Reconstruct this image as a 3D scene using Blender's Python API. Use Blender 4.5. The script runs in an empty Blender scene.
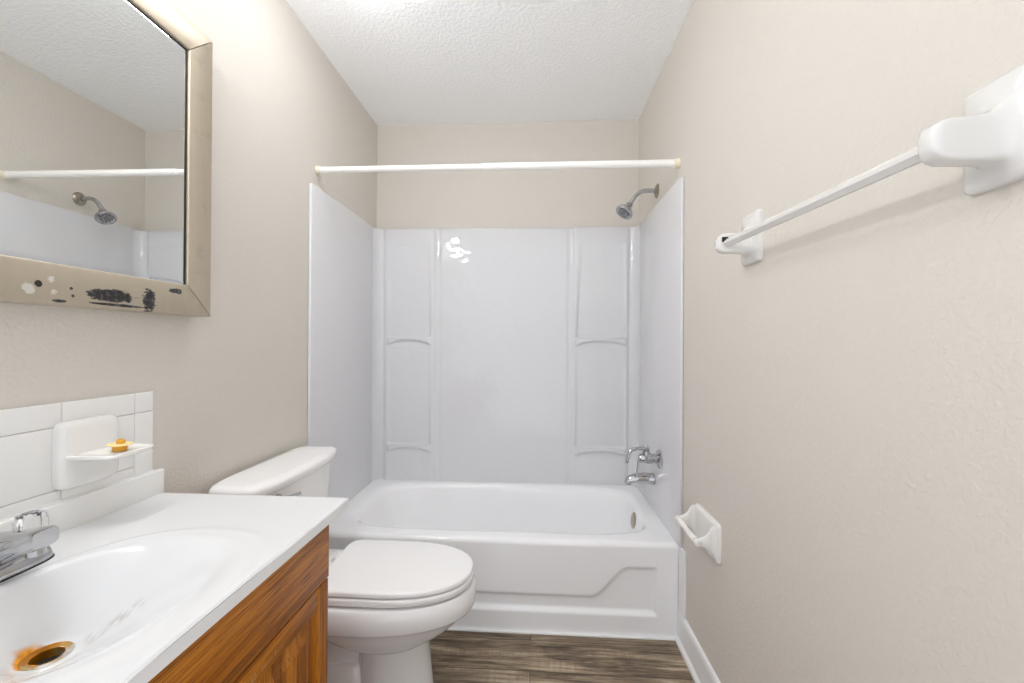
import bpy, bmesh, math, random
from mathutils import Vector, Matrix
import numpy as np

random.seed(4)
PI = math.pi
scene = bpy.context.scene
C = scene.collection

# ------------------------------------------------------------------ room size (metres): x across, y into the room, z up
W, DB, H = 1.524, 2.401, 2.457
YF = 1.667          # front edge of the tub surround
YT = 1.695          # front face of the tub
ZS = 1.836          # top of the surround

# ------------------------------------------------------------------ camera
cam_d = bpy.data.cameras.new('camera')
cam_d.sensor_fit = 'HORIZONTAL'; cam_d.sensor_width = 36.0
cam_d.lens = 415.19 / 1024 * 36.0
cam_d.clip_start = 0.01
cam = bpy.data.objects.new('camera', cam_d); C.objects.link(cam)
r_ = Vector((0.99829678, 0.05803812, 0.00592553)); u_ = Vector((-0.0056927, -0.00417629, 0.99997508)); f_ = Vector((-0.05806142, 0.99830563, 0.00383878))
cam.matrix_world = Matrix(((r_.x, u_.x, -f_.x, 0.945), (r_.y, u_.y, -f_.y, 0.0), (r_.z, u_.z, -f_.z, 1.1762), (0, 0, 0, 1)))
scene.camera = cam

# ------------------------------------------------------------------ light and exposure
world = bpy.data.worlds.new('open_end_fill'); scene.world = world; world.use_nodes = True
wt = world.node_tree; bg = wt.nodes['Background']          # added fill light for the open end, stronger from below to lift the ceiling
wc = wt.nodes.new('ShaderNodeTexCoord'); wx = wt.nodes.new('ShaderNodeSeparateXYZ'); wr = wt.nodes.new('ShaderNodeMapRange')
wt.links.new(wc.outputs['Generated'], wx.inputs[0]); wt.links.new(wx.outputs[2], wr.inputs[0])
wr.inputs[1].default_value = -.6; wr.inputs[2].default_value = .5; WL, WH = 1.75, 1.05
wr.inputs[3].default_value = WL; wr.inputs[4].default_value = WH
wt.links.new(wr.outputs[0], bg.inputs[1]); bg.inputs[0].default_value = (0.94, 0.98, 1.05, 1)
VANITY_L, CEILING_L = 70.0, 13.5
scene.view_settings.view_transform = 'Standard'
scene.view_settings.look = 'None'
scene.view_settings.gamma = 1.0
scene.view_settings.use_curve_mapping = False
scene.view_settings.exposure = 0.08
scene.cycles.max_bounces = 14
scene.cycles.diffuse_bounces = 8
scene.cycles.use_denoising = True


# ------------------------------------------------------------------ helpers: materials
def srgb(r, g, b):
    f = lambda c: (c / 255 / 12.92) if c / 255 <= .04045 else ((c / 255 + .055) / 1.055) ** 2.4
    return (f(r), f(g), f(b), 1.0)


class NT:
    """short-hand for building node trees"""
    def __init__(s, m): s.t = m.node_tree; s.n = s.t.nodes; s.l = s.t.links
    def new(s, kind, **kw):
        n = s.n.new(kind)
        for k, v in kw.items(): setattr(n, k, v)
        return n
    def link(s, a, b): s.l.new(a, b)
    def val(s, sock, v):
        if hasattr(v, 'links') or isinstance(v, bpy.types.NodeSocket): s.link(v, sock)
        else: sock.default_value = v
    def math(s, op, a, b=0.0, c=0.0):
        n = s.new('ShaderNodeMath', operation=op)
        s.val(n.inputs[0], a); s.val(n.inputs[1], b); s.val(n.inputs[2], c)
        return n.outputs[0]
    def mix(s, fac, a, b):
        n = s.new('ShaderNodeMix', data_type='RGBA')
        s.val(n.inputs[0], fac); s.val(n.inputs[6], a); s.val(n.inputs[7], b)
        return n.outputs[2]
    def coord(s): return s.new('ShaderNodeTexCoord').outputs['Object']
    def scale(s, v, sc, loc=(0, 0, 0)):
        n = s.new('ShaderNodeMapping'); n.inputs['Scale'].default_value = sc; n.inputs['Location'].default_value = loc
        s.link(v, n.inputs['Vector']); return n.outputs[0]
    def noise(s, v, sc, det=3, rough=.5, dist=0.0):
        n = s.new('ShaderNodeTexNoise'); s.link(v, n.inputs['Vector'])
        n.inputs['Scale'].default_value = sc; n.inputs['Detail'].default_value = det
        n.inputs['Roughness'].default_value = rough; n.inputs['Distortion'].default_value = dist
        return n.outputs[0]
    def ramp(s, v, stops):
        n = s.new('ShaderNodeValToRGB'); s.link(v, n.inputs[0]); e = n.color_ramp.elements
        while len(e) < len(stops): e.new(.5)
        for el, (p, c) in zip(e, stops):
            el.position = p; el.color = c if len(c) == 4 else (*c, 1)
        return n.outputs[0]
    def step(s, v, lo, hi):
        n = s.new('ShaderNodeMapRange', interpolation_type='SMOOTHSTEP')
        s.link(v, n.inputs[0]); n.inputs[1].default_value = lo; n.inputs[2].default_value = hi
        return n.outputs[0]
    def bump(s, h, strength, dist):
        n = s.new('ShaderNodeBump'); n.inputs['Strength'].default_value = strength; n.inputs['Distance'].default_value = dist
        s.link(h, n.inputs['Height']); s.link(n.outputs[0], s.p.inputs['Normal'])


def mat(name, col, rough=.5, metal=0.0, **kw):
    m = bpy.data.materials.new(name); m.use_nodes = True
    n = NT(m); n.p = m.node_tree.nodes['Principled BSDF']
    n.p.inputs['Base Color'].default_value = col
    n.p.inputs['Roughness'].default_value = rough
    n.p.inputs['Metallic'].default_value = metal
    for k, v in kw.items(): n.p.inputs[k].default_value = v
    return m, n


def make_wall(name, col, sc, strength, dist, rough=.75):
    m, n = mat(name, col, rough)
    c = n.coord()
    a = n.noise(c, sc, 3, .55)
    b = n.noise(c, sc * .35, 2)
    h = n.math('ADD', n.step(a, .42, .62), n.math('MULTIPLY', b, .6))
    n.bump(h, strength, dist)
    v = n.noise(c, 1.3, 3)
    n.link(n.mix(n.math('MULTIPLY', v, .12), col, (col[0] * .90, col[1] * .89, col[2] * .86, 1)), n.p.inputs['Base Color'])
    return m


M = {}
M['wall'] = make_wall('beige_textured_paint', srgb(216, 210, 201), 95, .22, .003)
M['ceiling'] = make_wall('white_popcorn_paint', srgb(251, 252, 252), 70, .3, .006, .9)
M['trim'], _ = mat('white_trim_paint', srgb(240, 240, 240), .35)
M['porcelain'], _ = mat('white_porcelain', srgb(243, 242, 241), .07)
M['ceramic'], _ = mat('warm_white_ceramic', srgb(234, 232, 228), .12)
M['plastic'], _ = mat('white_seat_plastic', srgb(246, 245, 244), .14)
M['chrome'], _ = mat('chrome', (.50, .50, .51, 1), .08, 1.0)
M['nickel'], _ = mat('worn_nickel', (.42, .37, .30, 1), .28, 1.0)
M['dark'], _ = mat('dark_void', (.006, .005, .004, 1), .6)
M['nozzle'], _ = mat('grey_rubber_nozzles', (.22, .22, .23, 1), .5)
M['rod'], _ = mat('white_enamelled_steel', srgb(247, 245, 240), .3)
M['cap'], _ = mat('yellowed_rubber', srgb(238, 230, 208), .5)
M['grout'], _ = mat('grey_grout', srgb(214, 211, 206), .8)
M['bar_ceramic'], _ = mat('towel_bar_ceramic', srgb(222, 220, 216), .12)
M['tile'], _ = mat('glazed_white_tile', srgb(238, 237, 234), .12)
M['amber'], _ = mat('amber_plastic', srgb(216, 156, 34), .3)
M['straw'], _ = mat('pale_straw_plastic', srgb(238, 216, 150), .4)
M['mirror'], _ = mat('silvered_glass', (.80, .81, .80, 1), .004, 1.0)
M['acrylic_clear'], _ = mat('clear_acrylic', (1, 1, 1, 1), .04)
M['acrylic_clear'].node_tree.nodes['Principled BSDF'].inputs['Transmission Weight'].default_value = 1.0
M['acrylic_clear'].node_tree.nodes['Principled BSDF'].inputs['IOR'].default_value = 1.45


def acrylic(name, col, wav=.05, dist=.02, sc=5.0):
    m, n = mat(name, col, .06)
    c = n.coord()
    h = n.math('ADD', n.noise(c, sc, 2, .5), n.math('MULTIPLY', n.noise(c, sc * 3.1, 2, .5), .05))
    n.bump(h, wav, dist)
    return m


M['surround'] = acrylic('glossy_white_surround', srgb(221, 221, 223), .30, .02, 7.0)
M['surround_side'] = acrylic('glossy_white_surround_ends', srgb(221, 221, 223), .07, .02, 5.0)
M['tub'] = acrylic('glossy_white_tub', srgb(248, 248, 249), .03, .02, 4.0)


def glow(name, col, strength):
    m = bpy.data.materials.new(name); m.use_nodes = True
    t = m.node_tree; t.nodes.clear()
    e = t.nodes.new('ShaderNodeEmission'); o = t.nodes.new('ShaderNodeOutputMaterial')
    e.inputs[0].default_value = col; e.inputs[1].default_value = strength
    t.links.new(e.outputs[0], o.inputs[0])
    return m


# oak: grain runs along one axis
def oak(name, axis):
    m, n = mat(name, srgb(160, 100, 40), .42)
    n.p.inputs['Specular IOR Level'].default_value = .3
    c = n.coord()
    lo, hi = 1.6, 34.0
    sc = {'y': (hi, lo, hi), 'z': (hi, hi, lo)}[axis]
    v = n.scale(c, sc)
    warp = n.noise(n.scale(c, tuple(s * .25 for s in sc)), 1.0, 2)
    big = n.noise(v, 1.0, 5, .6, 1.2)
    fine_sc = {'y': (420, 9, 420), 'z': (420, 420, 9)}[axis]
    fine = n.noise(n.scale(c, fine_sc), 1.0, 3, .6)
    col = n.ramp(big, [(.28, srgb(112, 60, 8)), (.43, srgb(162, 94, 18)), (.55, srgb(190, 118, 30)), (.75, srgb(210, 142, 54))])
    pores = n.step(fine, .52, .64)
    col = n.mix(n.math('MULTIPLY', pores, .78), col, srgb(70, 36, 8))
    col = n.mix(n.math('MULTIPLY', n.step(warp, .5, .75), .35), col, srgb(120, 70, 22))
    n.link(col, n.p.inputs['Base Color'])
    n.bump(n.math('SUBTRACT', 1.0, pores), .15, .001)
    return m


M['oak_y'] = oak('golden_oak_lengthwise', 'y')
M['oak_z'] = oak('golden_oak_upright', 'z')


def rail_mat():
    """door rail with a pale chatter mark where the finish was rubbed off along its lower edge"""
    m = oak('golden_oak_scuffed_rail', 'y')
    n = NT(m); n.p = m.node_tree.nodes['Principled BSDF']
    base = n.p.inputs['Base Color'].links[0].from_socket
    sep = n.new('ShaderNodeSeparateXYZ'); n.link(n.coord(), sep.inputs[0])
    y, z = sep.outputs[1], sep.outputs[2]
    wob = n.noise(n.scale(n.coord(), (1, 60, 60)), 1.0, 2)
    band = n.step(n.math('ABSOLUTE', n.math('SUBTRACT', z, n.math('ADD', .011, n.math('MULTIPLY', wob, .010)))), .007, .004)
    teeth = n.step(n.noise(n.scale(n.coord(), (30, 210, 45)), 1.0, 3, .6), .44, .62)
    lim = n.step(n.math('ABSOLUTE', n.math('SUBTRACT', y, .07)), .085, .06)
    f = n.math('MULTIPLY', n.math('MULTIPLY', band, teeth), n.math('MULTIPLY', lim, .34))
    n.link(n.mix(f, base, srgb(214, 168, 112)), n.p.inputs['Base Color'])
    return m


M['rail'] = rail_mat()


def floor_mat():
    m, n = mat('grey_brown_plank_vinyl', srgb(100, 84, 68), .42)
    c = n.coord()
    br = n.new('ShaderNodeTexBrick'); n.link(n.scale(c, (1, 1, 1), (.17, .055, 0)), br.inputs['Vector'])
    br.offset = .37; br.squash = 1.0
    br.inputs['Color1'].default_value = (0, 0, 0, 1); br.inputs['Color2'].default_value = (1, 1, 1, 1)
    br.inputs['Mortar'].default_value = (.5, .5, .5, 1)
    br.inputs['Scale'].default_value = 1.0; br.inputs['Mortar Size'].default_value = .0012
    br.inputs['Brick Width'].default_value = 1.1; br.inputs['Row Height'].default_value = .155
    tone = br.outputs['Color']; gap = br.outputs['Fac']
    ofs = n.new('ShaderNodeVectorMath', operation='SCALE'); n.link(tone, ofs.inputs[0]); ofs.inputs['Scale'].default_value = 7.3
    add = n.new('ShaderNodeVectorMath', operation='ADD'); n.link(c, add.inputs[0]); n.link(ofs.outputs[0], add.inputs[1])
    v = add.outputs[0]
    g1 = n.noise(n.scale(v, (1.6, 24, 1)), 1.0, 6, .68, 1.1)
    g2 = n.noise(n.scale(v, (9, 150, 1)), 1.0, 4, .65, .4)
    saw = n.math('MULTIPLY', n.noise(n.scale(v, (190, 9, 1)), 1.0, 2, .5), n.math('MULTIPLY', n.step(n.noise(n.scale(v, (3, 30, 1)), 1.0, 2), .50, .66), 1.5))
    blot = n.noise(n.scale(v, (4.5, 11, 1)), 1.0, 4, .6, .8)
    g = n.math('ADD', n.math('ADD', n.math('MULTIPLY', g1, .46), n.math('MULTIPLY', n.math('SUBTRACT', blot, .5), .22)), n.math('ADD', n.math('MULTIPLY', g2, .30), n.math('MULTIPLY', saw, .09)))
    col = n.ramp(g, [(.27, srgb(46, 36, 27)), (.35, srgb(104, 88, 70)), (.43, srgb(154, 136, 112)), (.54, srgb(208, 192, 165))])
    sp = n.new('ShaderNodeSeparateColor'); n.link(tone, sp.inputs[0])
    col = n.mix(n.math('MULTIPLY', sp.outputs[0], .30), col, srgb(84, 70, 56))
    col = n.mix(gap, col, srgb(40, 32, 26))
    n.link(col, n.p.inputs['Base Color'])
    n.bump(g, .12, .002)
    return m


M['floor'] = floor_mat()


def sink_mat():
    """cultured marble with rust bleeding round the drain and a grey worn streak beside it (object origin = drain)"""
    m, n = mat('white_cultured_marble', srgb(221, 221, 221), .10)
    c = n.coord()
    sep = n.new('ShaderNodeSeparateXYZ'); n.link(c, sep.inputs[0])
    x, y = sep.outputs[0], sep.outputs[1]
    rad = n.math('SQRT', n.math('ADD', n.math('MULTIPLY', x, x), n.math('MULTIPLY', y, y)))
    nz = n.noise(c, 34, 1)
    side = n.math('MULTIPLY', n.math('ADD', n.math('MULTIPLY', x, -.22), n.math('MULTIPLY', y, -.10)), 1.0)
    reach = n.math('ADD', .027, n.math('ADD', n.math('MULTIPLY', n.math('SUBTRACT', nz, .5), .014), side))
    f = n.step(n.math('SUBTRACT', reach, rad), -.0015, .0015)
    col = n.mix(f, srgb(221, 221, 221), n.mix(n.step(n.noise(c, 90, 2), .45, .70), srgb(226, 152, 20), srgb(190, 118, 20)))
    # worn grey streak running from the drain up the slope
    u = n.math('ADD', n.math('MULTIPLY', x, .72), n.math('MULTIPLY', y, .69))
    w = n.math('SUBTRACT', n.math('MULTIPLY', x, .69), n.math('MULTIPLY', y, .72))
    along = n.math('MULTIPLY', n.step(u, .028, .045), n.step(u, .135, .085))
    across = n.step(n.math('ABSOLUTE', n.math('ADD', w, n.math('MULTIPLY', n.math('SUBTRACT', n.noise(c, 25, 2), .5), .03))), .020, .006)
    tex = n.step(n.noise(n.scale(c, (90, 40, 40)), 1.0, 3), .42, .6)
    col = n.mix(n.math('MULTIPLY', n.math('MULTIPLY', along, across), n.math('MULTIPLY', tex, .42)), col, srgb(150, 138, 120))
    n.link(col, n.p.inputs['Base Color'])
    return m


M['sink'] = sink_mat()


def drain_mat():
    m, n = mat('corroded_drain_metal', srgb(180, 160, 120), .3, .7)
    c = n.coord()
    sep = n.new('ShaderNodeSeparateXYZ'); n.link(c, sep.inputs[0])
    s = n.math('ADD', n.math('MULTIPLY', sep.outputs[0], -12.0), n.math('MULTIPLY', n.noise(c, 50, 3), 1.0))
    n.link(n.ramp(s, [(.3, srgb(214, 210, 200)), (.45, srgb(196, 160, 90)), (.7, srgb(196, 124, 20)), (1, srgb(140, 84, 16))]), n.p.inputs['Base Color'])
    return m


M['drain'] = drain_mat()


def frame_mat(name, spots):
    """brushed champagne frame; spots = list of (y, z, ry, rz, threshold) where the finish is burnt or flaked black"""
    m, n = mat(name, srgb(190, 178, 158), .40, .35)
    c = n.coord()
    brush = n.noise(n.scale(c, (40, 40, 6)), 1.0, 4, .6)
    smear = n.noise(c, 14, 4, .6)
    col = n.mix(n.math('MULTIPLY', brush, .35), srgb(194, 182, 162), srgb(148, 135, 115))
    col = n.mix(n.math('MULTIPLY', n.step(smear, .52, .75), .30), col, srgb(128, 112, 88))
    if spots:
        sep = n.new('ShaderNodeSeparateXYZ'); n.link(c, sep.inputs[0])
        y, z = sep.outputs[1], sep.outputs[2]
        edge = n.noise(n.scale(c, (70, 55, 190)), 1.0, 6, .72)
        tot = None
        for (sy, sz, ry, rz, amp) in spots:
            dy = n.math('DIVIDE', n.math('SUBTRACT', y, sy), ry); dz = n.math('DIVIDE', n.math('SUBTRACT', z, sz), rz)
            d = n.math('SQRT', n.math('ADD', n.math('MULTIPLY', dy, dy), n.math('MULTIPLY', dz, dz)))
            k = n.step(n.math('ADD', d, n.math('MULTIPLY', n.math('SUBTRACT', edge, .5), amp)), 1.03, .95)
            tot = k if tot is None else n.math('MAXIMUM', tot, k)
        col = n.mix(tot, col, n.mix(n.step(n.noise(c, 120, 3), .45, .7), srgb(40, 38, 38), srgb(96, 94, 94)))
        n.link(n.math('MULTIPLY', n.math('SUBTRACT', 1.0, tot), .35), n.p.inputs['Metallic'])
        pale = None
        for (sy, sz, rr) in ((.712, 1.287, .006), (.678, 1.268, .009), (.716, 1.266, .004)):
            dy = n.math('SUBTRACT', y, sy); dz = n.math('SUBTRACT', z, sz)
            d = n.math('SQRT', n.math('ADD', n.math('MULTIPLY', dy, dy), n.math('MULTIPLY', dz, dz)))
            k = n.step(n.math('ADD', d, n.math('MULTIPLY', n.math('SUBTRACT', edge, .5), .03)), rr + .001, rr - .001)
            pale = k if pale is None else n.math('MAXIMUM', pale, k)
        col = n.mix(pale, col, srgb(224, 220, 212))
    n.link(col, n.p.inputs['Base Color'])
    return m


# ------------------------------------------------------------------ helpers: objects
def world_off(o):
    v = Vector((0, 0, 0))
    while o is not None: v += o.location; o = o.parent
    return v


def link_mesh(name, me, material, parent=None, smooth=True, angle=40):
    """me is in room coordinates; becomes local to its parent"""
    o = bpy.data.objects.new(name, me); C.objects.link(o)
    me.materials.append(material)
    if parent is not None:
        o.parent = parent
        me.transform(Matrix.Translation(-world_off(parent)))
    if smooth:
        for p in me.polygons: p.use_smooth = True
        me.set_sharp_from_angle(angle=math.radians(angle))
    return o


def obj(name, bm, material, parent=None, smooth=True, angle=40):
    bmesh.ops.recalc_face_normals(bm, faces=bm.faces[:])
    me = bpy.data.meshes.new(name); bm.to_mesh(me); bm.free()
    return link_mesh(name, me, material, parent, smooth, angle)


def origin_to(o, p):
    """move a top-level mesh's origin without moving the mesh"""
    p = Vector(p); o.data.transform(Matrix.Translation(-p)); o.location = p
    return o


def thing(name, label, cat, loc):
    o = bpy.data.objects.new(name, None); C.objects.link(o); o.location = loc
    o.empty_display_size = .05
    o['label'] = label; o['category'] = cat
    return o


def tag(o, label, cat): o['label'] = label; o['category'] = cat; return o


def structure(name, bm, material, smooth=False):
    o = obj(name, bm, material, None, smooth); o['kind'] = 'structure'
    return o


def add_box(bm, a, b, bevel=0.0, seg=2):
    r = bmesh.ops.create_cube(bm, size=1.0)
    vs = r['verts']
    bmesh.ops.scale(bm, vec=[b[i] - a[i] for i in range(3)], verts=vs)
    bmesh.ops.translate(bm, vec=[(a[i] + b[i]) / 2 for i in range(3)], verts=vs)
    if bevel:
        es = list({e for v in vs for e in v.link_edges})
        bmesh.ops.bevel(bm, geom=es, offset=bevel, segments=seg, profile=.5, affect='EDGES', clamp_overlap=True)


def box(a, b, bevel=0.0, seg=2):
    bm = bmesh.new(); add_box(bm, a, b, bevel, seg); return bm


def add_loft(bm, rings, cap0=True, cap1=True, closed=True):
    """rings: lists of points, same count"""
    vr = [[bm.verts.new(p) for p in ring] for ring in rings]
    n = len(vr[0])
    for a, b in zip(vr, vr[1:]):
        for i in range(n if closed else n - 1):
            j = (i + 1) % n
            bm.faces.new((a[i], a[j], b[j], b[i]))
    if cap0: bm.faces.new(vr[0][::-1])
    if cap1: bm.faces.new(vr[-1])
    return vr


def loft(rings, **kw):
    bm = bmesh.new(); add_loft(bm, rings, **kw); return bm


def add_tube(bm, pts, radii, n=16, squash=1.0, cap=True):
    pts = [Vector(p) for p in pts]
    if not hasattr(radii, '__len__'): radii = [radii] * len(pts)
    t0 = (pts[1] - pts[0]).normalized()
    ref = Vector((0, 0, 1)) if abs(t0.z) < .9 else Vector((1, 0, 0))
    a = t0.cross(ref).normalized()
    rings = []
    for i, p in enumerate(pts):
        t = (pts[min(i + 1, len(pts) - 1)] - pts[max(i - 1, 0)]).normalized()
        a = (a - t * a.dot(t)).normalized(); b = t.cross(a)
        rings.append([p + (a * math.cos(2 * PI * k / n) + b * math.sin(2 * PI * k / n) * squash) * radii[i] for k in range(n)])
    add_loft(bm, rings, cap, cap)


def tube(pts, radii, n=16, **kw):
    bm = bmesh.new(); add_tube(bm, pts, radii, n, **kw); return bm


def add_lathe(bm, prof, org, axis, n=32, cap1=True):
    """prof: (distance along axis, radius)"""
    ax = Vector(axis).normalized(); org = Vector(org)
    ref = Vector((0, 0, 1)) if abs(ax.z) < .9 else Vector((1, 0, 0))
    a = ax.cross(ref).normalized(); b = ax.cross(a)
    rings = [[org + ax * d + (a * math.cos(2 * PI * k / n) + b * math.sin(2 * PI * k / n)) * max(r, 1e-4) for k in range(n)] for d, r in prof]
    add_loft(bm, rings, True, cap1)


def lathe(prof, org, axis, n=32, cap1=True):
    bm = bmesh.new(); add_lathe(bm, prof, org, axis, n, cap1); return bm


def spline(pts, k=8):
    """Catmull-Rom through points of any size"""
    P = [np.array(p, float) for p in pts]; P = [2 * P[0] - P[1]] + P + [2 * P[-1] - P[-2]]
    out = []
    for i in range(1, len(P) - 2):
        for s in range(k):
            t = s / k
            out.append(.5 * ((2 * P[i]) + (-P[i - 1] + P[i + 1]) * t + (2 * P[i - 1] - 5 * P[i] + 4 * P[i + 1] - P[i + 2]) * t * t + (-P[i - 1] + 3 * P[i] - 3 * P[i + 1] + P[i + 2]) * t ** 3))
    out.append(P[-2])
    return out


def grid_mesh(name, X, Y, Z, flip=False, keep=None):
    """arrays of shape (n, m)"""
    n, m = X.shape
    v = np.stack([X, Y, Z], -1).reshape(-1, 3)
    idx = np.arange(n * m).reshape(n, m)
    a, b, c, d = idx[:-1, :-1], idx[1:, :-1], idx[1:, 1:], idx[:-1, 1:]
    f = np.stack([a, b, c, d] if not flip else [a, d, c, b], -1).reshape(-1, 4)
    if keep is not None: f = f[keep.reshape(-1)]
    me = bpy.data.meshes.new(name)
    me.from_pydata(v.tolist(), [], f.tolist()); me.update()
    return me


def sst(x, a, b):
    t = np.clip((x - a) / (b - a), 0, 1); return t * t * (3 - 2 * t)


def super_ring(cx, cy, rx, ry, z, n=64, e=2.5, e2=None):
    out = []
    for k in range(n):
        t = 2 * PI * k / n; c, s = math.cos(t), math.sin(t)
        out.append((cx + rx * math.copysign(abs(c) ** (2 / e), c), cy + ry * math.copysign(abs(s) ** (2 / (e2 or e)), s), z))
    return out


# ------------------------------------------------------------------ the room
structure('floor', box((-.1, -.25, -.08), (W + .1, DB + .1, 0)), M['floor'])
structure('ceiling', box((-.1, -.25, H), (W + .1, DB + .1, H + .1)), M['ceiling'])
structure('wall_left', box((-.1, -.25, 0), (0, DB, H)), M['wall'])
structure('wall_right', box((W, -.25, 0), (W + .1, DB, H)), M['wall'])
structure('wall_back', box((-.1, DB, 0), (W + .1, DB + .1, H)), M['wall'])
# the near end stands open: the doorway wall has been left out, the added fill light comes in from there


def base_profile(x, s, y0, y1):
    """baseboard against the wall plane x, sticking out by s * thickness"""
    prof = [(0, 0), (.022, 0), (.021, .010), (.012, .019), (.011, .021), (.011, .105), (.008, .118), (.003, .124), (0, .124)]
    return loft([[(x + s * a, y, z) for a, z in prof] for y in (y0, y1)])


structure('baseboard_right', base_profile(W, -1, -.15, YT - .002), M['trim'])
structure('baseboard_left', base_profile(0, 1, .99, YT - .002), M['trim'])
structure('trim_1', box((W - .008, 1.628, .124), (W, YT - .002, .378), .002), M['trim'])     # sealed strip beside the tub apron

# ------------------------------------------------------------------ bathtub
tub = thing('bathtub', 'white alcove bathtub with an S-curved apron panel, beneath the surround', 'bathtub', (W / 2, 2.04, 0))
TX0, TX1, TY1, TZ = .004, W - .004, DB - .014, .377
NR = 160


def rect_ring(x0, y0, x1, y1, z, rad):
    """rounded rectangle sampled by angle so it pairs with super_ring"""
    cx, cy, hx, hy = (x0 + x1) / 2, (y0 + y1) / 2, (x1 - x0) / 2, (y1 - y0) / 2
    out = []
    for k in range(NR):
        t = 2 * PI * k / NR; c, s = math.cos(t), math.sin(t)
        q = 1 / max(abs(c), abs(s))
        out.append((cx + hx * c * q, cy + hy * s * q, z))
    return out


rings = [rect_ring(TX0, YT, TX1, TY1, TZ - .034, 0)]
for k in range(9):                                  # rolled outer lip
    a = k / 8 * PI / 2; rl = .022
    rings.append(rect_ring(TX0, YT + rl * (1 - math.cos(a)), TX1, TY1, TZ - rl + rl * math.sin(a), 0))


def basin_ring(x0, x1, y0, y1, z, e):
    return super_ring((x0 + x1) / 2, (y0 + y1) / 2, (x1 - x0) / 2, (y1 - y0) / 2, z, NR, e)


rings.append(basin_ring(.070, 1.466, YT + .055, 2.352, TZ + .001, 7))
for z, x0, x1, y0, y1, e in ((TZ - .0005, .085, 1.456, YT + .066, 2.344, 6), (TZ - .005, .100, 1.449, YT + .077, 2.337, 5.5), (TZ - .014, .111, 1.443, YT + .086, 2.331, 5.2), (TZ - .030, .122, 1.438, YT + .093, 2.326, 5),
                             (.28, .150, 1.427, YT + .102, 2.318, 4.6), (.20, .195, 1.411, YT + .115, 2.308, 4.3), (.12, .245, 1.388, YT + .132, 2.292, 4),
                             (.085, .280, 1.362, YT + .150, 2.274, 3.7), (.066, .330, 1.325, YT + .182, 2.244, 3.4), (.060, .42, 1.25, YT + .24, 2.19, 3), (.058, .7, 1.0, 1.99, 2.09, 2.4)):
    rings.append(basin_ring(x0, x1, y0, y1, z, e))
obj('basin', loft(rings, cap0=False), M['tub'], tub, angle=60)
# apron: one sheet with the pressed S-shaped panel
xs = np.arange(TX0, TX1 + .0001, .0055); zs = np.linspace(.0, TZ - .034, 78)
X, Z = np.meshgrid(xs, zs, indexing='ij')


def top_line(x):
    d = np.minimum(x, W - x)                        # the curve is mirrored at the other end
    return .283 - .121 * sst(d, W - 1.322, W - 1.165)


# approximate distance inside the panel outline
dtop = (top_line(X) - Z)
slope = np.gradient(top_line(X), axis=0) / .0055
dtop = dtop / np.sqrt(1 + slope ** 2)
din = np.minimum(np.minimum(dtop, Z - .083), np.minimum(X - (W - 1.436), 1.436 - X))
Yd = YT + .015 * sst(din, 0, .022)
Yd = np.where(Z < .012, Yd - .004 * (1 - Z / .012), Yd)
obj_ap = link_mesh('apron', grid_mesh('apron', X, Yd, Z), M['tub'], tub, angle=70)
obj('overflow_plate', lathe([(-.004, .039), (.004, .039), (.008, .033), (.009, .012), (.007, .004), (.007, .0)], (1.432, 2.085, .304), (-1, 0, .14), 28), M['nickel'], tub)
obj('drain', lathe([(0, .034), (.003, .033), (.004, .026), (.001, .022), (.001, 0)], (1.23, 2.04, .0595), (0, 0, 1), 28), M['nickel'], tub)
obj('caulk_line', box((.03, YT - .012, 0), (W - .023, YT + .002, .006), .002), M['trim'], tub)

# ------------------------------------------------------------------ tub surround
sur = thing('tub_surround', 'glossy white moulded tub surround with recessed corner shelf columns', 'tub surround', (W / 2, DB, TZ))
xs = np.concatenate([np.arange(.010, .07, .003), np.arange(.07, W - .07, .006), np.arange(W - .07, W - .0099, .003)])
zs = np.arange(TZ + .0005, ZS + .0001, .005)
X, Z = np.meshgrid(xs, zs, indexing='ij')
Hh = np.zeros_like(X)


def column(xa, xb, bx0, bx1, tx0, tx1):
    """moulded column between xa and xb holding two tapering recesses that end in arched shelves"""
    global Hh
    col = sst(X, xa - .01, xa + .018) * (1 - sst(X, xb - .018, xb + .01))
    Hh = Hh + .013 * col
    for zb, zt in ((1.207, 1.745), (.587, 1.150)):
        f = np.clip((Z - zb) / (zt - zb), 0, 1)
        x0 = bx0 + (tx0 - bx0) * (f if zt > 1.3 else 0); x1 = bx1 + (tx1 - bx1) * (f if zt > 1.3 else 0)
        ind = np.minimum(np.minimum(X - x0, x1 - X), zt - Z)
        side = sst(ind, 0, .012)
        floor_ = sst(Z, zb - .002, zb + .004)
        Hh = Hh - side * floor_ * (.002 + .012 * (1 - f) ** 1.3)
        # shelf nose above an arch
        u = (X - (bx0 + bx1) / 2) / ((bx1 - bx0) / 2)
        arch = zb - .042 + .026 * np.clip(1 - u * u, 0, 1)
        inx = sst(1 - np.abs(u), 0, .05)
        nose = sst(Z, arch - .006, arch + .004) * (1 - sst(Z, zb - .005, zb + .002)) * inx
        Hh = Hh + .012 * nose
        under = sst(Z, zb - .085, arch - .004) * (1 - sst(Z, arch - .006, arch + .002)) * inx
        Hh = Hh - .006 * under * np.clip(1 - u * u, 0, 1)


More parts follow.
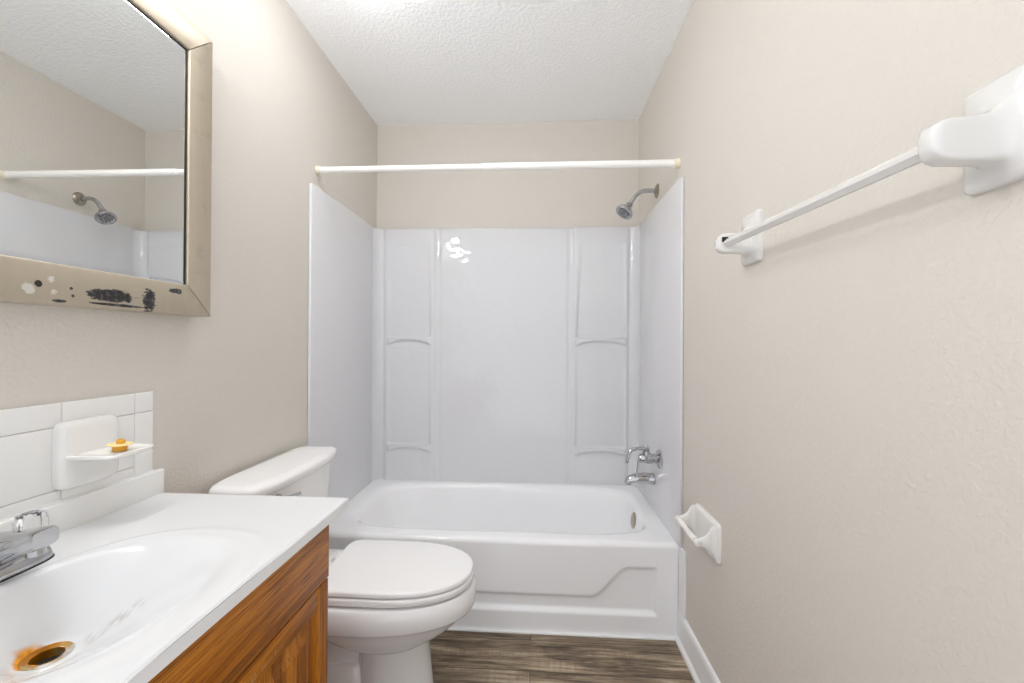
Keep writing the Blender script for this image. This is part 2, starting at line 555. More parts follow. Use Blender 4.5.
column(.060, .365, .085, .340, .090, .335)
column(1.150, W - .060, 1.165, 1.455, 1.188, 1.442)
Hh += .003 * (sst(X, .385, .40) * (1 - sst(X, 1.115, 1.13)))          # slight centre field
R0 = .060                                                              # coved corners
for d in (X - .010, (W - .010) - X):
    q = np.clip((R0 - d) / R0, 0, 1)
    Hh = np.maximum(Hh, R0 * (1 - np.sqrt(np.clip(1 - q * q, 0, 1))) + Hh * (q <= 0))
Yb = DB - .016 - Hh - .020 * (Z - TZ) / (ZS - TZ)
Yb = np.where(Z > ZS - .008, Yb + .006 * sst(Z, ZS - .008, ZS), Yb)
back = link_mesh('back_panel', grid_mesh('back_panel', X, Yb, Z), M['surround'], sur, angle=70)
bm = bmesh.new(); add_box(bm, (.02, DB - .03, ZS - .006), (W - .02, DB - .001, ZS), .001)
obj('top_flange', bm, M['surround'], sur)
for name, x0, x1 in (('side_panel', .001, .013), ('side_panel', W - .013, W - .001)):
    bm = bmesh.new(); add_box(bm, (x0, YF, TZ + .0005), (x1, 2.315, ZS), .003, 3)
    obj(name, bm, M['surround_side'], sur)
for x, s in ((.001, 1), (W - .001, -1)):          # corner return from the side panel to the cove
    bm = bmesh.new(); add_box(bm, (min(x, x + s * .010), 2.315, TZ + .0005), (max(x, x + s * .010), DB - .07, ZS - .002), .002)
    obj('corner_strip', bm, M['surround_side'], sur)

# ------------------------------------------------------------------ shower fittings
sh = thing('wall_shower', 'chrome shower head on a bent arm above the surround, right wall', 'shower head', (W, 2.037, 1.914))
obj('flange', lathe([(0, .034), (.003, .034), (.008, .028), (.013, .014), (.013, 0)], (W, 2.037, 1.914), (-1, 0, 0), 28), M['nickel'], sh)
arm = spline([(W - .005, 2.037, 1.914), (1.470, 2.037, 1.916), (1.436, 2.037, 1.905), (1.412, 2.037, 1.878), (1.395, 2.037, 1.853)], 6)
obj('arm', tube(arm, .0105, 14), M['chrome'], sh)
hd = Vector((-.56, -.20, -.80)).normalized(); ho = Vector((1.397, 2.037, 1.856))
hb = obj('head', lathe([(0, .013), (.008, .017), (.012, .017), (.014, .013), (.020, .013), (.024, .018), (.038, .033), (.050, .042), (.058, .0445), (.064, .042), (.066, .038), (.064, .034), (.064, 0)], ho, hd, 32), M['chrome'], sh)
bm = bmesh.new()
a_ = hd.cross(Vector((0, 0, 1))).normalized(); b_ = hd.cross(a_)
for k in range(10):
    t = 2 * PI * k / 10
    add_lathe(bm, [(.0, .0055), (.004, .0050), (.005, .0)], ho + hd * .064 + (a_ * math.cos(t) + b_ * math.sin(t)) * .022, hd, 8)
add_lathe(bm, [(0, .011), (.003, .010), (.003, 0)], ho + hd * .064, hd, 14)
obj('nozzles', bm, M['nozzle'], hb)

va = thing('tub_valve', 'chrome lever mixer valve over the tub spout, on the right panel', 'faucet', (W - .013, 1.93, .655))
vx = W - .013
obj('flange', lathe([(0, .042), (.004, .042), (.010, .036), (.014, .024), (.014, 0)], (vx, 1.93, .652), (-1, 0, 0), 28), M['chrome'], va)
obj('body', lathe([(.010, .021), (.035, .021), (.038, .024), (.060, .024), (.064, .020), (.088, .020), (.094, .016), (.098, .0)], (vx, 1.93, .654), (-1, 0, 0), 24), M['chrome'], va)
obj('bonnet', lathe([(0, .016), (.012, .018), (.024, .014), (.026, .010), (.034, .010), (.038, .011), (.046, .010), (.051, .006), (.052, 0)], (vx - .062, 1.93, .663), (0, 0, 1), 20), M['chrome'], va)
obj('lever', tube(spline([(vx - .048, 1.93, .695), (vx - .090, 1.928, .699), (vx - .128, 1.925, .692), (vx - .142, 1.922, .672), (vx - .152, 1.92, .634)], 5), [.0085] * 5 + [.0080] * 5 + [.0085] * 5 + [.0075] * 5 + [.006], 12), M['chrome'], va)
obj('diverter_rod', tube([(vx - .094, 1.93, .648), (vx - .100, 1.926, .615), (vx - .107, 1.92, .572)], [.007, .0045, .0055], 10), M['chrome'], va)

sp = thing('tub_spout', 'chrome tub spout low on the right panel, under the lever valve', 'spout', (W - .013, 2.02, .53))
rings = []
for x, zc, rz, ry in ((vx, .530, .030, .030), (vx - .006, .530, .031, .031), (vx - .012, .530, .029, .029), (vx - .05, .532, .029, .027), (vx - .09, .530, .026, .025), (vx - .118, .524, .023, .022), (vx - .132, .519, .018, .019), (vx - .138, .515, .009, .010)):
    rings.append([(x, 2.02 + ry * math.cos(2 * PI * k / 24), zc + rz * math.sin(2 * PI * k / 24) * (1 if math.sin(2 * PI * k / 24) > 0 else .75)) for k in range(24)])
obj('body', loft(rings), M['chrome'], sp)
obj('outlet', lathe([(0, .012), (.010, .012), (.010, .009), (.004, .009), (.004, 0)], (vx - .118, 2.02, .513), (-.15, 0, -1), 18), M['chrome'], sp)

rod = thing('shower_curtain_rod', 'white tension shower curtain rod spanning wall to wall above the tub', 'curtain rod', (0, 1.7265, 1.9135))
RY, RZ = 1.7265, 1.9135
obj('inner_tube', lathe([(.012, .0125), (.74, .0125)], (0, RY, RZ), (1, 0, 0), 24), M['rod'], rod)
obj('outer_tube', lathe([(.716, .0125), (.716, .0152), (W - .018, .0152)], (0, RY, RZ), (1, 0, 0), 24), M['rod'], rod)
obj('end_cap', lathe([(0.001, .0165), (.006, .0170), (.018, .0155), (.020, .0120)], (0, RY, RZ), (1, 0, 0), 24), M['cap'], rod)
obj('end_cap', lathe([(0.001, .0200), (.008, .0200), (.022, .0180), (.024, .0150)], (W, RY, RZ), (-1, 0, 0), 24), M['cap'], rod)

# ------------------------------------------------------------------ toilet
TC = 1.365
to = thing('toilet', 'white two-piece toilet with closed lid between vanity and tub', 'toilet', (.40, TC, 0))


def bowl_ring(xb, xf, hw, z, n=72, e=2.15, sq=0.0):
    """egg outline: xb back, xf front, hw half width; widest point a little behind the middle; sq squares the back"""
    xm = xb + (xf - xb) * .47
    out = []
    for k in range(n):
        t = 2 * PI * k / n; c, s = math.cos(t), math.sin(t)
        ee = e if c > 0 else e + sq
        x = xm + ((xf - xm) if c > 0 else (xm - xb)) * math.copysign(abs(c) ** (2 / ee), c)
        y = TC + hw * math.copysign(abs(s) ** (2 / ee), s)
        out.append((x, y, z))
    return out


rings = [bowl_ring(.12, .720, .165, .386, sq=2), bowl_ring(.11, .742, .180, .388, sq=2), bowl_ring(.105, .748, .186, .380, sq=2), bowl_ring(.105, .750, .1885, .352, sq=2),
         bowl_ring(.11, .747, .1865, .324, sq=2), bowl_ring(.113, .743, .183, .317, sq=1.7), bowl_ring(.12, .734, .176, .3135, sq=1.3), bowl_ring(.14, .722, .168, .304, sq=1), bowl_ring(.17, .706, .160, .287, sq=.5),
         bowl_ring(.20, .684, .150, .266), bowl_ring(.25, .650, .137, .243), bowl_ring(.29, .624, .127, .230), bowl_ring(.31, .612, .121, .223),
         bowl_ring(.35, .597, .107, .218), bowl_ring(.366, .592, .101, .208), bowl_ring(.368, .600, .103, .10), bowl_ring(.355, .608, .107, .03), bowl_ring(.35, .612, .111, .0)]
obj('bowl', loft(rings), M['porcelain'], to, angle=50)
tw = spline([(.44, TC, .255, .062), (.36, TC, .215, .064), (.29, TC, .155, .066), (.215, TC, .16, .066), (.165, TC, .235, .064), (.12, TC, .22, .062), (.10, TC, .10, .062), (.10, TC, .0, .062)], 6)
bm = bmesh.new(); add_tube(bm, [t[:3] for t in tw], [t[3] for t in tw], 24, squash=1.35)
obj('trapway', bm, M['porcelain'], to, angle=60)
rings = [super_ring(.245, TC, a_, b_, z, 56, 5) for z, a_, b_ in ((0, .205, .112), (.022, .205, .112), (.030, .198, .104), (.036, .185, .090), (.10, .165, .086), (.138, .155, .084), (.148, .146, .076), (.150, .12, .05))]
obj('foot', loft(rings), M['porcelain'], to, angle=50)
for s in (-1, 1): obj('bolt_cap', lathe([(0, .016), (.010, .015), (.018, .010), (.021, 0)], (.26, TC + s * .098, .031), (0, 0, 1), 18), M['porcelain'], to)
rings = [super_ring(.15, TC, .13, w_, z, 48, 5) for z, w_ in ((.215, .09), (.27, .12), (.33, .165), (.382, .180), (.3885, .176))]
obj('tank_shelf', loft(rings), M['porcelain'], to, angle=60)


def seat_ring(z, g, n=96):
    """D-shaped outline with a straight back"""
    xb, xf, hw = .262 - g, .739 + g, .166 + g
    out = []
    for k in range(n):
        t = 2 * PI * k / n; c, s = math.cos(t), math.sin(t)
        xm = .47
        if c > 0: x, y = xm + (xf - xm) * abs(c) ** (2 / 2.25), hw * math.copysign(abs(s) ** (2 / 2.25), s)
        else: x, y = xm - (xm - xb) * abs(c) ** (2 / 16), (hw - .012 * abs(c)) * math.copysign(abs(s) ** (2 / 12), s)
        out.append((x, TC + y, z))
    return out


obj('seat', loft([seat_ring(.3885, -.03), seat_ring(.3905, -.014), seat_ring(.3925, -.004), seat_ring(.397, .001), seat_ring(.412, .002), seat_ring(.4148, .0), seat_ring(.4158, -.004), seat_ring(.4162, -.022)]), M['plastic'], to, angle=50)
bm = bmesh.new()
add_loft(bm, [seat_ring(.4202, -.026), seat_ring(.4208, -.005), seat_ring(.4225, .0), seat_ring(.4320, .0005), seat_ring(.4345, -.001), seat_ring(.4360, -.004), seat_ring(.4370, -.012), seat_ring(.4382, -.045), seat_ring(.4388, -.10)])
obj('seat_lid', bm, M['plastic'], to, angle=50)
for s in (-1, 1): obj('hinge', lathe([(-.02, .011), (.02, .011)], (.243, TC + s * .075, .408), (0, 1, 0), 16), M['plastic'], to)


def tank_ring(z, g, n=96):
    """tank outline: flat against the wall, bowed front with rounded corners"""
    out = []
    hw = .240 + g
    for k in range(n):
        t = 2 * PI * k / n; c, s = math.cos(t), math.sin(t)
        y = hw * math.copysign(abs(s) ** (2 / 7), s)
        bow = .181 + g - .028 * (y / hw) ** 2
        x = .105 + (bow - .105) * abs(c) ** (2 / 6) if c > 0 else .105 - (.105 - .018) * abs(c) ** (2 / 9)
        out.append((x, TC - .006 + y, z))
    return out


rings = [tank_ring(.386, -.045), tank_ring(.392, -.030), tank_ring(.41, -.022), tank_ring(.55, -.012), tank_ring(.733, -.004)]
obj('tank', loft(rings), M['porcelain'], to, angle=50)
rings = [tank_ring(.729, .004), tank_ring(.731, .010), tank_ring(.736, .014), tank_ring(.752, .015), tank_ring(.760, .011), tank_ring(.7645, .002), tank_ring(.7660, -.02), tank_ring(.7668, -.06)]
obj('tank_lid', loft(rings), M['porcelain'], to, angle=50)
lv = obj('flush_lever', lathe([(0, .013), (.008, .013), (.012, .009), (.016, .008), (.020, 0)], (.176, TC - .165, .708), (1, 0, 0), 18), M['chrome'], to)
obj('lever_arm', tube([(.190, TC - .165, .708), (.198, TC - .150, .706), (.204, TC - .095, .700)], [.006, .006, .005], 10), M['chrome'], lv)

# ------------------------------------------------------------------ vanity cabinet
VY0, VY1, VX = .235, .942, .452
vc = thing('vanity_cabinet', 'golden oak vanity cabinet under the white sink top', 'cabinet', (.23, .585, 0))
bm = bmesh.new()
for a, b in (((.002, VY0, .09), (VX, VY0 + .016, .7745)), ((.002, VY1 - .016, .09), (VX, VY1, .7745)), ((.002, VY0 + .016, .09), (VX, VY1 - .016, .106)),
             ((.002, VY0 + .016, .106), (.010, VY1 - .016, .7745)), ((VX - .016, VY0 + .016, .106), (VX, VY0 + .055, .7745)), ((VX - .016, VY1 - .055, .106), (VX, VY1 - .016, .7745)), ((VX - .016, VY0 + .055, .60), (VX, VY1 - .055, .7745))):
    add_box(bm, a, b)
add_box(bm, (.002, VY0 + .01, .0), (VX - .07, VY1 - .01, .09))
obj('carcass', bm, M['oak_z'], vc, smooth=False)
obj('false_drawer_front', box((VX, VY0 + .004, .633), (VX + .016, VY1 - .002, .772), .002), M['oak_y'], vc)


def cabinet_door(y0, y1):
    x0, x1, z0, z1, s = VX, VX + .0145, .115, .629, .046
    d = obj('door', box((x0 + .003, y0 + .012, z0 + .012), (x0 + .008, y1 - .012, z1 - .012)), M['oak_z'], vc, smooth=False)
    for a, b in ((y0, y0 + s), (y1 - s, y1)):
        obj('stile', box((x0, a, z0), (x1, b, z1), .0015), M['oak_z'], d)
    bm = box((x0, y0 + s - .001, z1 - s), (x1 - .0005, y1 - s + .001, z1), .0015)
    rl = obj('rail', bm, M['rail'], d)
    origin_to(rl, Vector((x1, y0 + s, z1 - s)) - world_off(d))
    obj('rail', box((x0, y0 + s - .001, z0), (x1 - .0005, y1 - s + .001, z0 + s), .003), M['oak_y'], d)
    # raised centre panel with sloped margin
    a, b, c, e = y0 + s + .006, y1 - s - .006, z0 + s + .006, z1 - s - .006
    R = lambda x, i: [(x, a + i, c + i), (x, b - i, c + i), (x, b - i, e - i), (x, a + i, e - i)]
    obj('panel', loft([R(x0 + .003, 0), R(x0 + .005, 0), R(x1 - .003, .035), R(x1 - .002, .037)]), M['oak_z'], d, smooth=False)


cabinet_door(.588, VY1 - .002)
cabinet_door(VY0 + .004, .584)

# ------------------------------------------------------------------ sink top
DR = Vector((.211, .587, .700))
ct = thing('bathroom_sink', 'white cultured marble sink top with rust-stained drain on the oak vanity', 'sink', (DR.x, DR.y, .776))
CX1, CY0, CY1, CZ = .493, .215, .985, .800


def lines(a, b, step, r0, r1):
    """grid lines with a fine rounded edge at each end"""
    e = [0, .0006, .0018, .0036, .006]
    out = list(np.arange(a + .010, b - .0099, step)) + [b - .010]
    if r0: out = [a + q for q in e] + out
    else: out = [a] + out
    out = out + ([b - q for q in e[::-1]] if r1 else [b])
    return np.array(out)


gx, gy = lines(.001, CX1, .004, False, True), lines(CY0, CY1, .004, True, True)
X, Y = np.meshgrid(gx, gy, indexing='ij')
Z = np.full_like(X, CZ)
r = .006
for d in (CX1 - X, Y - CY0, CY1 - Y):
    q = np.clip((r - d) / r, 0, .9); Z -= r * (1 - np.sqrt(1 - q * q))
# bowl: fraction of the way from the drain to the rim
BX, BY, BRX, BRY, BE = .302, .578, .165, .196, 2.4
dx, dy = X - DR.x, Y - DR.y
lo = np.zeros_like(X); hi = np.full_like(X, 60.0)
for _ in range(40):                                   # ray from the drain hits the rim at scale k
    k = (lo + hi) / 2
    ins = (np.abs((DR.x + dx * k - BX) / BRX) ** BE + np.abs((DR.y + dy * k - BY) / BRY) ** BE) < 1
    lo = np.where(ins, k, lo); hi = np.where(ins, hi, k)
rad = np.sqrt(dx ** 2 + dy ** 2)
t = np.clip((rad - .031) / np.maximum(rad * lo - .031, 1e-3), 0, 2)
ba, bb = .24, .08                                     # rounding at the rim and at the drain
m_ = 1 / (1 - ba / 2 - bb / 2)
tc = np.clip(t, 0, 1)
g = np.where(tc < bb, 1 - m_ * tc ** 2 / (2 * bb), np.where(tc < 1 - ba, 1 - m_ * bb / 2 - m_ * (tc - bb), m_ * (1 - tc) ** 2 / (2 * ba)))
Z -= (CZ - DR.z) * g
# faint raised roll around the rim
Z += .0015 * np.exp(-((t - 1.12) / .06) ** 2)
rad = np.sqrt(dx ** 2 + dy ** 2)
fc = lambda A: (A[:-1, :-1] + A[1:, :-1] + A[1:, 1:] + A[:-1, 1:]) / 4
keep = fc(rad) > .020
top = link_mesh('basin', grid_mesh('basin', X, Y, Z, keep=keep), M['sink'], ct, angle=70)
# move the origin to the drain so the stains sit round it
origin_to(top, Vector((DR.x, DR.y, 0)) - world_off(ct))
bm = bmesh.new()                                      # edge and underside
b0, b1 = CZ - .0033, .776
for a, b in (((CX1 - .012, CY0, b1), (CX1, CY1, b0)), ((.001, CY1 - .012, b1), (CX1 - .012, CY1, b0)), ((.001, CY0, b1), (CX1 - .012, CY0 + .012, b0))):
    add_box(bm, a, b)
obj('edge', bm, M['trim'], ct, smooth=False)
obj('backsplash', box((.001, CY0, CZ - .002), (.021, CY1 + .002, .859), .004, 3), M['tile'], ct)
obj('caulk_line', box((.004, CY0 + .01, .8575), (.0105, .967, .8615), .0012), M['trim'], ct)
dp = obj('drain', lathe([(.0, .0), (.0, .0185), (.020, .0190), (.0205, .0205), (.0230, .0275), (.0215, .0290), (.019, .0290)], (DR.x, DR.y, DR.z - .0205), (0, 0, 1), 36, False), M['drain'], ct)
origin_to(dp, Vector((DR.x, DR.y, DR.z)) - world_off(ct))
obj('drain_hole', lathe([(-.006, .0), (-.006, .0180), (.0, .0180), (.0, .0)], (DR.x, DR.y, DR.z - .0125), (0, 0, 1), 28), M['dark'], dp)

# ------------------------------------------------------------------ sink faucet
FY = .604
fa = thing('sink_faucet', 'chrome two-handle sink faucet with clear acrylic knobs', 'faucet', (.105, FY, CZ))
rings = [super_ring(.088, FY, a, b, z, 48, 3.2) for z, a, b in ((CZ - .001, .029, .080), (CZ + .006, .029, .080), (CZ + .016, .026, .077), (CZ + .022, .021, .071), (CZ + .024, .012, .06))]
obj('base', loft(rings), M['chrome'], fa)
obj('gasket', loft([super_ring(.088, FY, .0305, .0815, CZ - .001, 48, 3.2), super_ring(.088, FY, .0305, .0815, CZ + .002, 48, 3.2)]), M['dark'], fa)
rings = []
FX = -.010
for x, z0, z1, w_ in ((.066, .815, .846, .020), (.074, .812, .858, .026), (.090, .812, .868, .028), (.110, .815, .871, .026), (.132, .824, .873, .024), (.152, .836, .877, .022), (.172, .846, .881, .021), (.190, .852, .884, .020), (.196, .856, .882, .018)):
    zc, hz = (z0 + z1) / 2, (z1 - z0) / 2
    rings.append([(x + FX, FY + w_ * math.copysign(abs(math.cos(q)) ** .55, math.cos(q)), zc + hz * math.copysign(abs(math.sin(q)) ** .55, math.sin(q))) for q in [2 * PI * k / 28 for k in range(28)]])
obj('spout', loft(rings), M['chrome'], fa, angle=35)
obj('aerator', lathe([(0, .0115), (.014, .0115), (.014, .009), (.010, .009), (.010, 0)], (.168, FY, .856), (.12, 0, -1), 22), M['chrome'], fa)
for s in (-1, 1):
    y = FY + s * .051
    kn = obj('handle', lathe([(0, .017), (.012, .015), (.018, .011), (.034, .011)], (.094, y, CZ + .020), (0, 0, 1), 20), M['chrome'], fa)
    bm = bmesh.new(); rings = []
    for z, rr, am in ((.842, .013, 0), (.846, .019, .12), (.856, .022, .16), (.872, .0215, .16), (.881, .019, .12), (.884, .013, 0)):
        rings.append([(.094 + rr * (1 - am * (.5 + .5 * math.cos(6 * q))) * math.cos(q), y + rr * (1 - am * (.5 + .5 * math.cos(6 * q))) * math.sin(q), z) for q in [2 * PI * k / 48 for k in range(48)]])
    add_loft(bm, rings); obj('acrylic_knob', bm, M['acrylic_clear'], kn, angle=30)
    obj('index_button', lathe([(0, .008), (.002, .008), (.003, 0)], (.094, y, .8845), (0, 0, 1), 16), M['chrome'], kn)

# ------------------------------------------------------------------ tile splash, soap dish, amber piece
ts = thing('tile_backsplash', 'two-row glazed white tile splash with bullnose edge above sink top', 'tile backsplash', (.004, .59, .860))
obj('grout', box((.0005, .22, .860), (.0045, .962, 1.048), .001), M['grout'], ts)
bm = bmesh.new()


def add_tile(y0, y1, z0, z1, x1=.0085): add_box(bm, (.001, y0 + .0006, z0 + .0006), (x1, y1 - .0006, z1 - .0006), .0018, 3)


ye = [.22, .32, .47, .62, .77, .92]
for a, b in zip(ye, ye[1:]): add_tile(a, b, 1.006, 1.054)
for a, b in zip([.22, .310, .460, .610, .770], [.310, .460, .610, .770, .92]):
    add_tile(a, b, .882, 1.006); add_tile(a, b, .8592, .882)
add_tile(.92, .967, 1.006, 1.054)
add_tile(.92, .967, .8605, 1.006)
obj('tiles', bm, M['tile'], ts)

sd = thing('soap_dish', 'white ceramic soap dish with projecting tray, set into the splash tiles', 'soap dish', (.009, .805, .880))
rings = [[(x, .811 + (.058 - i) * math.copysign(abs(math.cos(q)) ** .25, math.cos(q)), .948 + (.068 - i) * math.copysign(abs(math.sin(q)) ** .25, math.sin(q))) for q in [2 * PI * k / 64 for k in range(64)]]
         for x, i in ((.0087, .0), (.020, .0), (.026, .003), (.029, .008), (.030, .02))]
obj('plate', loft(rings), M['ceramic'], sd, angle=50)


def tray_ring(z, g, back=.024):
    """tray outline in plan: straight back at the plate, rounded outer corners"""
    out = []
    for k in range(72):
        q = 2 * PI * k / 72; c, s = math.cos(q), math.sin(q)
        x = back + (.118 - back + g) * (abs(c) ** (2 / 6)) if c > 0 else back
        y = .815 + (.056 + g) * math.copysign(abs(s) ** (2 / 7), s)
        out.append((x, y, z))
    return out


obj('tray', loft([tray_ring(.934, -.030), tray_ring(.938, -.012), tray_ring(.942, -.002), tray_ring(.946, .0), tray_ring(.9495, -.001), tray_ring(.9502, -.005), tray_ring(.9488, -.009), tray_ring(.9486, -.03)]), M['ceramic'], sd, angle=45)

am = thing('amber_knob', 'small amber disc-topped knob lying on the soap dish tray', 'knob', (.086, .812, .9486))
o = Vector((.086, .812, .9486))
obj('stem', lathe([(0, .0105), (.001, .012), (.011, .0125), (.0125, .011)], o, (0, 0, 1), 24), M['amber'], am)
obj('disc', lathe([(.0122, .010), (.0124, .020), (.0136, .0215), (.0150, .020), (.0154, .008)], o, (.04, .03, 1), 28), M['straw'], am)
obj('top_button', lathe([(.0152, .006), (.017, .0075), (.022, .007), (.024, .004), (.0242, 0)], o, (.04, .03, 1), 18), M['amber'], am)

# ------------------------------------------------------------------ mirror
MY0, MY1, MZ0, MZ1, MX, FW = .130, 1.088, 1.243, 2.000, .055, .076
mi = thing('wall_mirror', 'mirror in a worn champagne metal frame with black burnt patches, above sink', 'mirror', (0, .61, MZ0))
XM0, SL = .0485, .0039                                 # the glass leans a hair away from the wall towards the camera
mx = lambda y: XM0 - SL * (y - 1.0)
bm = bmesh.new()
a, b, c, d = MY0 + FW - .004, MY1 - FW + .004, MZ0 + FW - .004, MZ1 - FW + .004
rect = lambda dx_, i: [(mx(y) + dx_, y, z) for y, z in ((a + i, c + i), (b - i, c + i), (b - i, d - i), (a + i, d - i))]
add_loft(bm, [rect(-.0075, 0), rect(-.0018, 0), rect(0, .013)])
obj('glass', bm, M['mirror'], mi, smooth=False)
bm = bmesh.new()
for (ya, yb, za, zb) in ((b - .0085, b - .0062, c + .006, d - .006), (a + .0062, a + .0085, c + .006, d - .006), (a + .006, b - .006, d - .0085, d - .0062)):
    add_box(bm, (mx(yb) - .006, ya, za), (mx(yb) + .0012, yb, zb))
obj('edge_gap_shade', bm, M['dark'], mi, smooth=False)  # dark strips put the shade of the recess between glass and frame into colour
obj('backing', box((.001, MY0 + .012, MZ0 + .012), (.040, MY1 - .012, MZ1 - .012)), M['dark'], mi, smooth=False)
F_plain = frame_mat('brushed_champagne_metal', [])
F_burnt = frame_mat('brushed_champagne_metal_burnt', [(.822, 1.270, .048, .0135, 1.7), (.905, 1.270, .015, .026, 2.4), (.692, 1.278, .006, .006, 1.0), (.745, 1.276, .003, .003, .5), (.748, 1.262, .003, .003, .5),
                                                       (.725, 1.250, .012, .003, 1.0), (.835, 1.252, .06, .003, 1.3), (.975, 1.300, .02, .006, 2.2)])


def frame_rail(p, q, pi_, qi, m):
    """p,q outer corners, pi_,qi inner corners (y,z): a mitred bar with a softly rounded face"""
    def prof(o_, i_):
        L = lambda f: (o_[0] + (i_[0] - o_[0]) * f, o_[1] + (i_[1] - o_[1]) * f)
        return [(x, *L(f)) for f, x in ((0, .001), (0, MX - .004), (.02, MX - .001), (.05, MX), (.94, MX), (.98, MX - .001), (1.0, MX - .003), (1.0, .040), (.3, .001))]
    g = .0015
    u = Vector((0, q[0] - p[0], q[1] - p[1])).normalized() * g
    A = [Vector(v) + u for v in prof(p, pi_)]; B = [Vector(v) - u for v in prof(q, qi)]
    return obj('frame_rail', loft([A, B]), m, mi, angle=25)


O = [(MY0, MZ0), (MY1, MZ0), (MY1, MZ1), (MY0, MZ1)]
I = [(MY0 + FW, MZ0 + FW), (MY1 - FW, MZ0 + FW), (MY1 - FW, MZ1 - FW), (MY0 + FW, MZ1 - FW)]
for k in range(4):
    j = (k + 1) % 4
    fr = frame_rail(O[k], O[j], I[k], I[j], F_burnt if k == 0 else F_plain)
    if k == 0:
        origin_to(fr, -world_off(mi))                 # stains are placed in room coordinates
        fr['label'] = 'bottom frame rail with black burnt patches'

# ------------------------------------------------------------------ lamps
vl = thing('vanity_light', 'three-globe chrome bar light above the mirror', 'wall lamp', (0, .50, 2.08))
obj('back_bar', box((.001, .24, 2.030), (.045, .76, 2.130), .008, 3), M['chrome'], vl)
GL = glow('lit_globe', (.97, .985, 1.02, 1), VANITY_L)
for k in range(3):
    y = .34 + k * .16
    h = obj('socket', lathe([(0, .034), (.010, .034), (.030, .022), (.050, .020)], (.044, y, 2.08), (1, 0, 0), 24), M['chrome'], vl)
    bm = bmesh.new(); bmesh.ops.create_uvsphere(bm, u_segments=24, v_segments=16, radius=.047)
    bmesh.ops.translate(bm, vec=(.135, y, 2.08), verts=bm.verts[:])
    obj('globe', bm, GL, h)

cl = thing('ceiling_light', 'round white flush ceiling light over the toilet', 'ceiling light', (.43, 1.312, H))
obj('pan', lathe([(0, .165), (.022, .165), (.028, .158), (.028, .0)], (.43, 1.312, H), (0, 0, -1), 48), M['trim'], cl)
obj('glass_dome', lathe([(.022, .150), (.040, .150), (.062, .138), (.080, .112), (.092, .075), (.097, .03), (.098, 0)], (.43, 1.312, H), (0, 0, -1), 48), glow('lit_opal_glass', (.97, .985, 1.02, 1), CEILING_L), cl)

# ------------------------------------------------------------------ towel bar
tb = thing('towel_bar', 'white ceramic towel bar with two brackets along the right wall', 'towel bar', (W, .85, 1.44))
BXc, BZ = 1.450, 1.446


def sq(x, y, z, hy, hz, e, n=40):
    return [(x, y + hy * math.copysign(abs(math.cos(2 * PI * k / n)) ** (2 / e), math.cos(2 * PI * k / n)), z + hz * math.copysign(abs(math.sin(2 * PI * k / n)) ** (2 / e), math.sin(2 * PI * k / n))) for k in range(n)]


def bracket(y):
    BZ = 1.428 + .018 * (y - .548) / .6
    z = BZ + .014
    rings = [sq(W, y, z, .046, .067, 14), sq(W - .008, y, z, .046, .067, 14), sq(W - .012, y, z, .043, .064, 12), sq(W - .0135, y, z, .036, .056, 7),
             sq(W - .016, y, z - .004, .026, .042, 4.5), sq(W - .022, y, z - .007, .020, .035, 4), sq(W - .034, y, BZ + .002, .016, .029, 6), sq(W - .052, y, BZ, .015, .0265, 7),
             sq(W - .078, y, BZ, .015, .026, 7), sq(W - .088, y, BZ, .0145, .0235, 5), sq(W - .095, y, BZ, .0130, .018, 4), sq(W - .0985, y, BZ, .009, .010, 3)]
    return obj('bracket', loft(rings), M['bar_ceramic'], tb, angle=55)


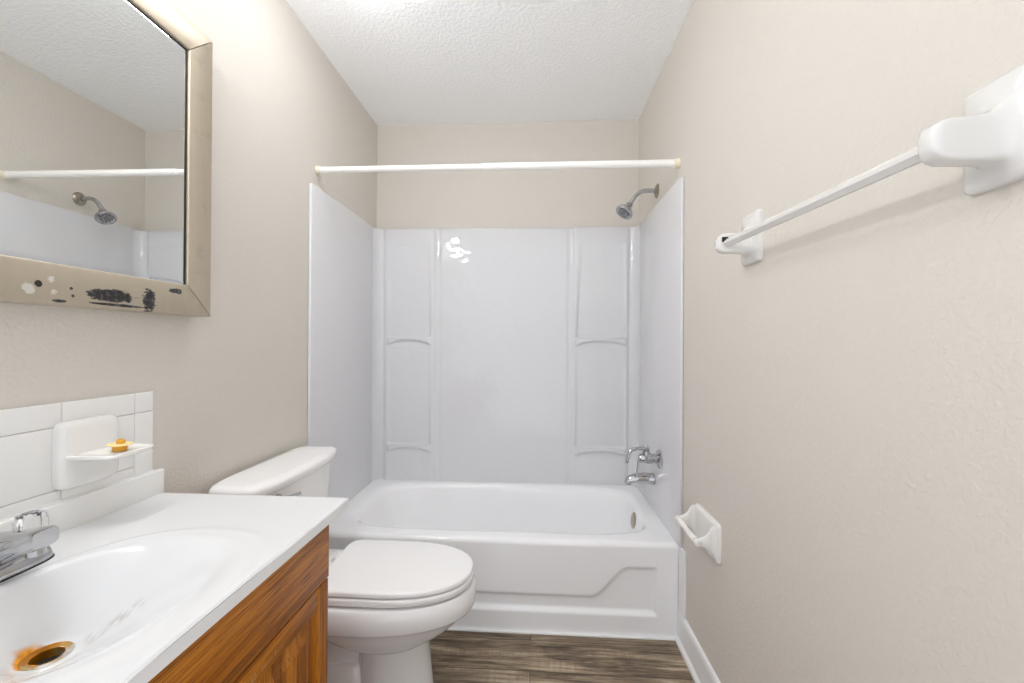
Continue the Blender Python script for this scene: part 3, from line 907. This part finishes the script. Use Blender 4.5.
YA, YB = .544, 1.145
bracket(YA); bracket(YB)
hb_ = .0105
obj('bar', loft([[(BXc + hb_ * c_, y, 1.428 + .018 * (y - .548) / .6 + hb_ * s_) for c_, s_ in ((1.0, .28), (.28, 1.0), (-.28, 1.0), (-1.0, .28), (-1.0, -.28), (-.28, -1.0), (.28, -1.0), (1.0, -.28))] for y in (YA + .010, YB - .0165)]), M['bar_ceramic'], tb, smooth=False)
obj('socket_gap', box((BXc - .0150, YB - .0166, BZ + .001), (BXc + .001, YB - .0155, BZ + .0145), 0), M['dark'], tb, smooth=False)

# ------------------------------------------------------------------ toilet paper holder
tp = thing('toilet_paper_holder', 'white ceramic toilet paper holder without a roll, low on right wall', 'paper holder', (W, 1.426, .55))
PY0, PY1, PZ0, PZ1 = 1.330, 1.522, .487, .612
yc, zc, hy, hz = (PY0 + PY1) / 2, (PZ0 + PZ1) / 2, (PY1 - PY0) / 2, (PZ1 - PZ0) / 2
obj('plate', loft([sq(W, yc, zc, hy, hz, 14), sq(W - .008, yc, zc, hy, hz, 14), sq(W - .013, yc, zc, hy - .004, hz - .004, 12), sq(W - .014, yc, zc, hy - .012, hz - .012, 8)]), M['ceramic'], tp, angle=50)
top_c = spline([(W - .010, .606), (W - .026, .602), (W - .036, .584), (W - .050, .572), (W - .069, .564)], 4)
bot_c = spline([(W - .010, .492), (W - .020, .512), (W - .032, .528), (W - .050, .538), (W - .069, .542)], 4)
for y in (PY0 + .010, PY1 - .010):
    rings = []
    for (xt, zt), (xb, zb) in zip(top_c, bot_c):
        h = .0065
        rings.append([(xt, y - h * .5, zt), (xt, y + h * .5, zt), (xt, y + h, zt - .004), (xb, y + h, zb + .004), (xb, y + h * .5, zb), (xb, y - h * .5, zb), (xb, y - h, zb + .004), (xt, y - h, zt - .004)])
    bm = loft(rings)
    add_lathe(bm, [(-.0095, .0), (-.0095, .010), (-.007, .0125), (.007, .0125), (.0095, .010), (.0095, 0)], (W - .070, y, .553), (0, 1, 0), 20)
    obj('arm', bm, M['ceramic'], tp, angle=50)
obj('roller', lathe([(0, .0075), (.008, .0098), (.060, .0098), (.062, .0088), (.110, .0088), (.112, .0098), (PY1 - PY0 - .046, .0098), (PY1 - PY0 - .038, .0075)], (W - .070, PY0 + .019, .553), (0, 1, 0), 20), M['rod'], tp)
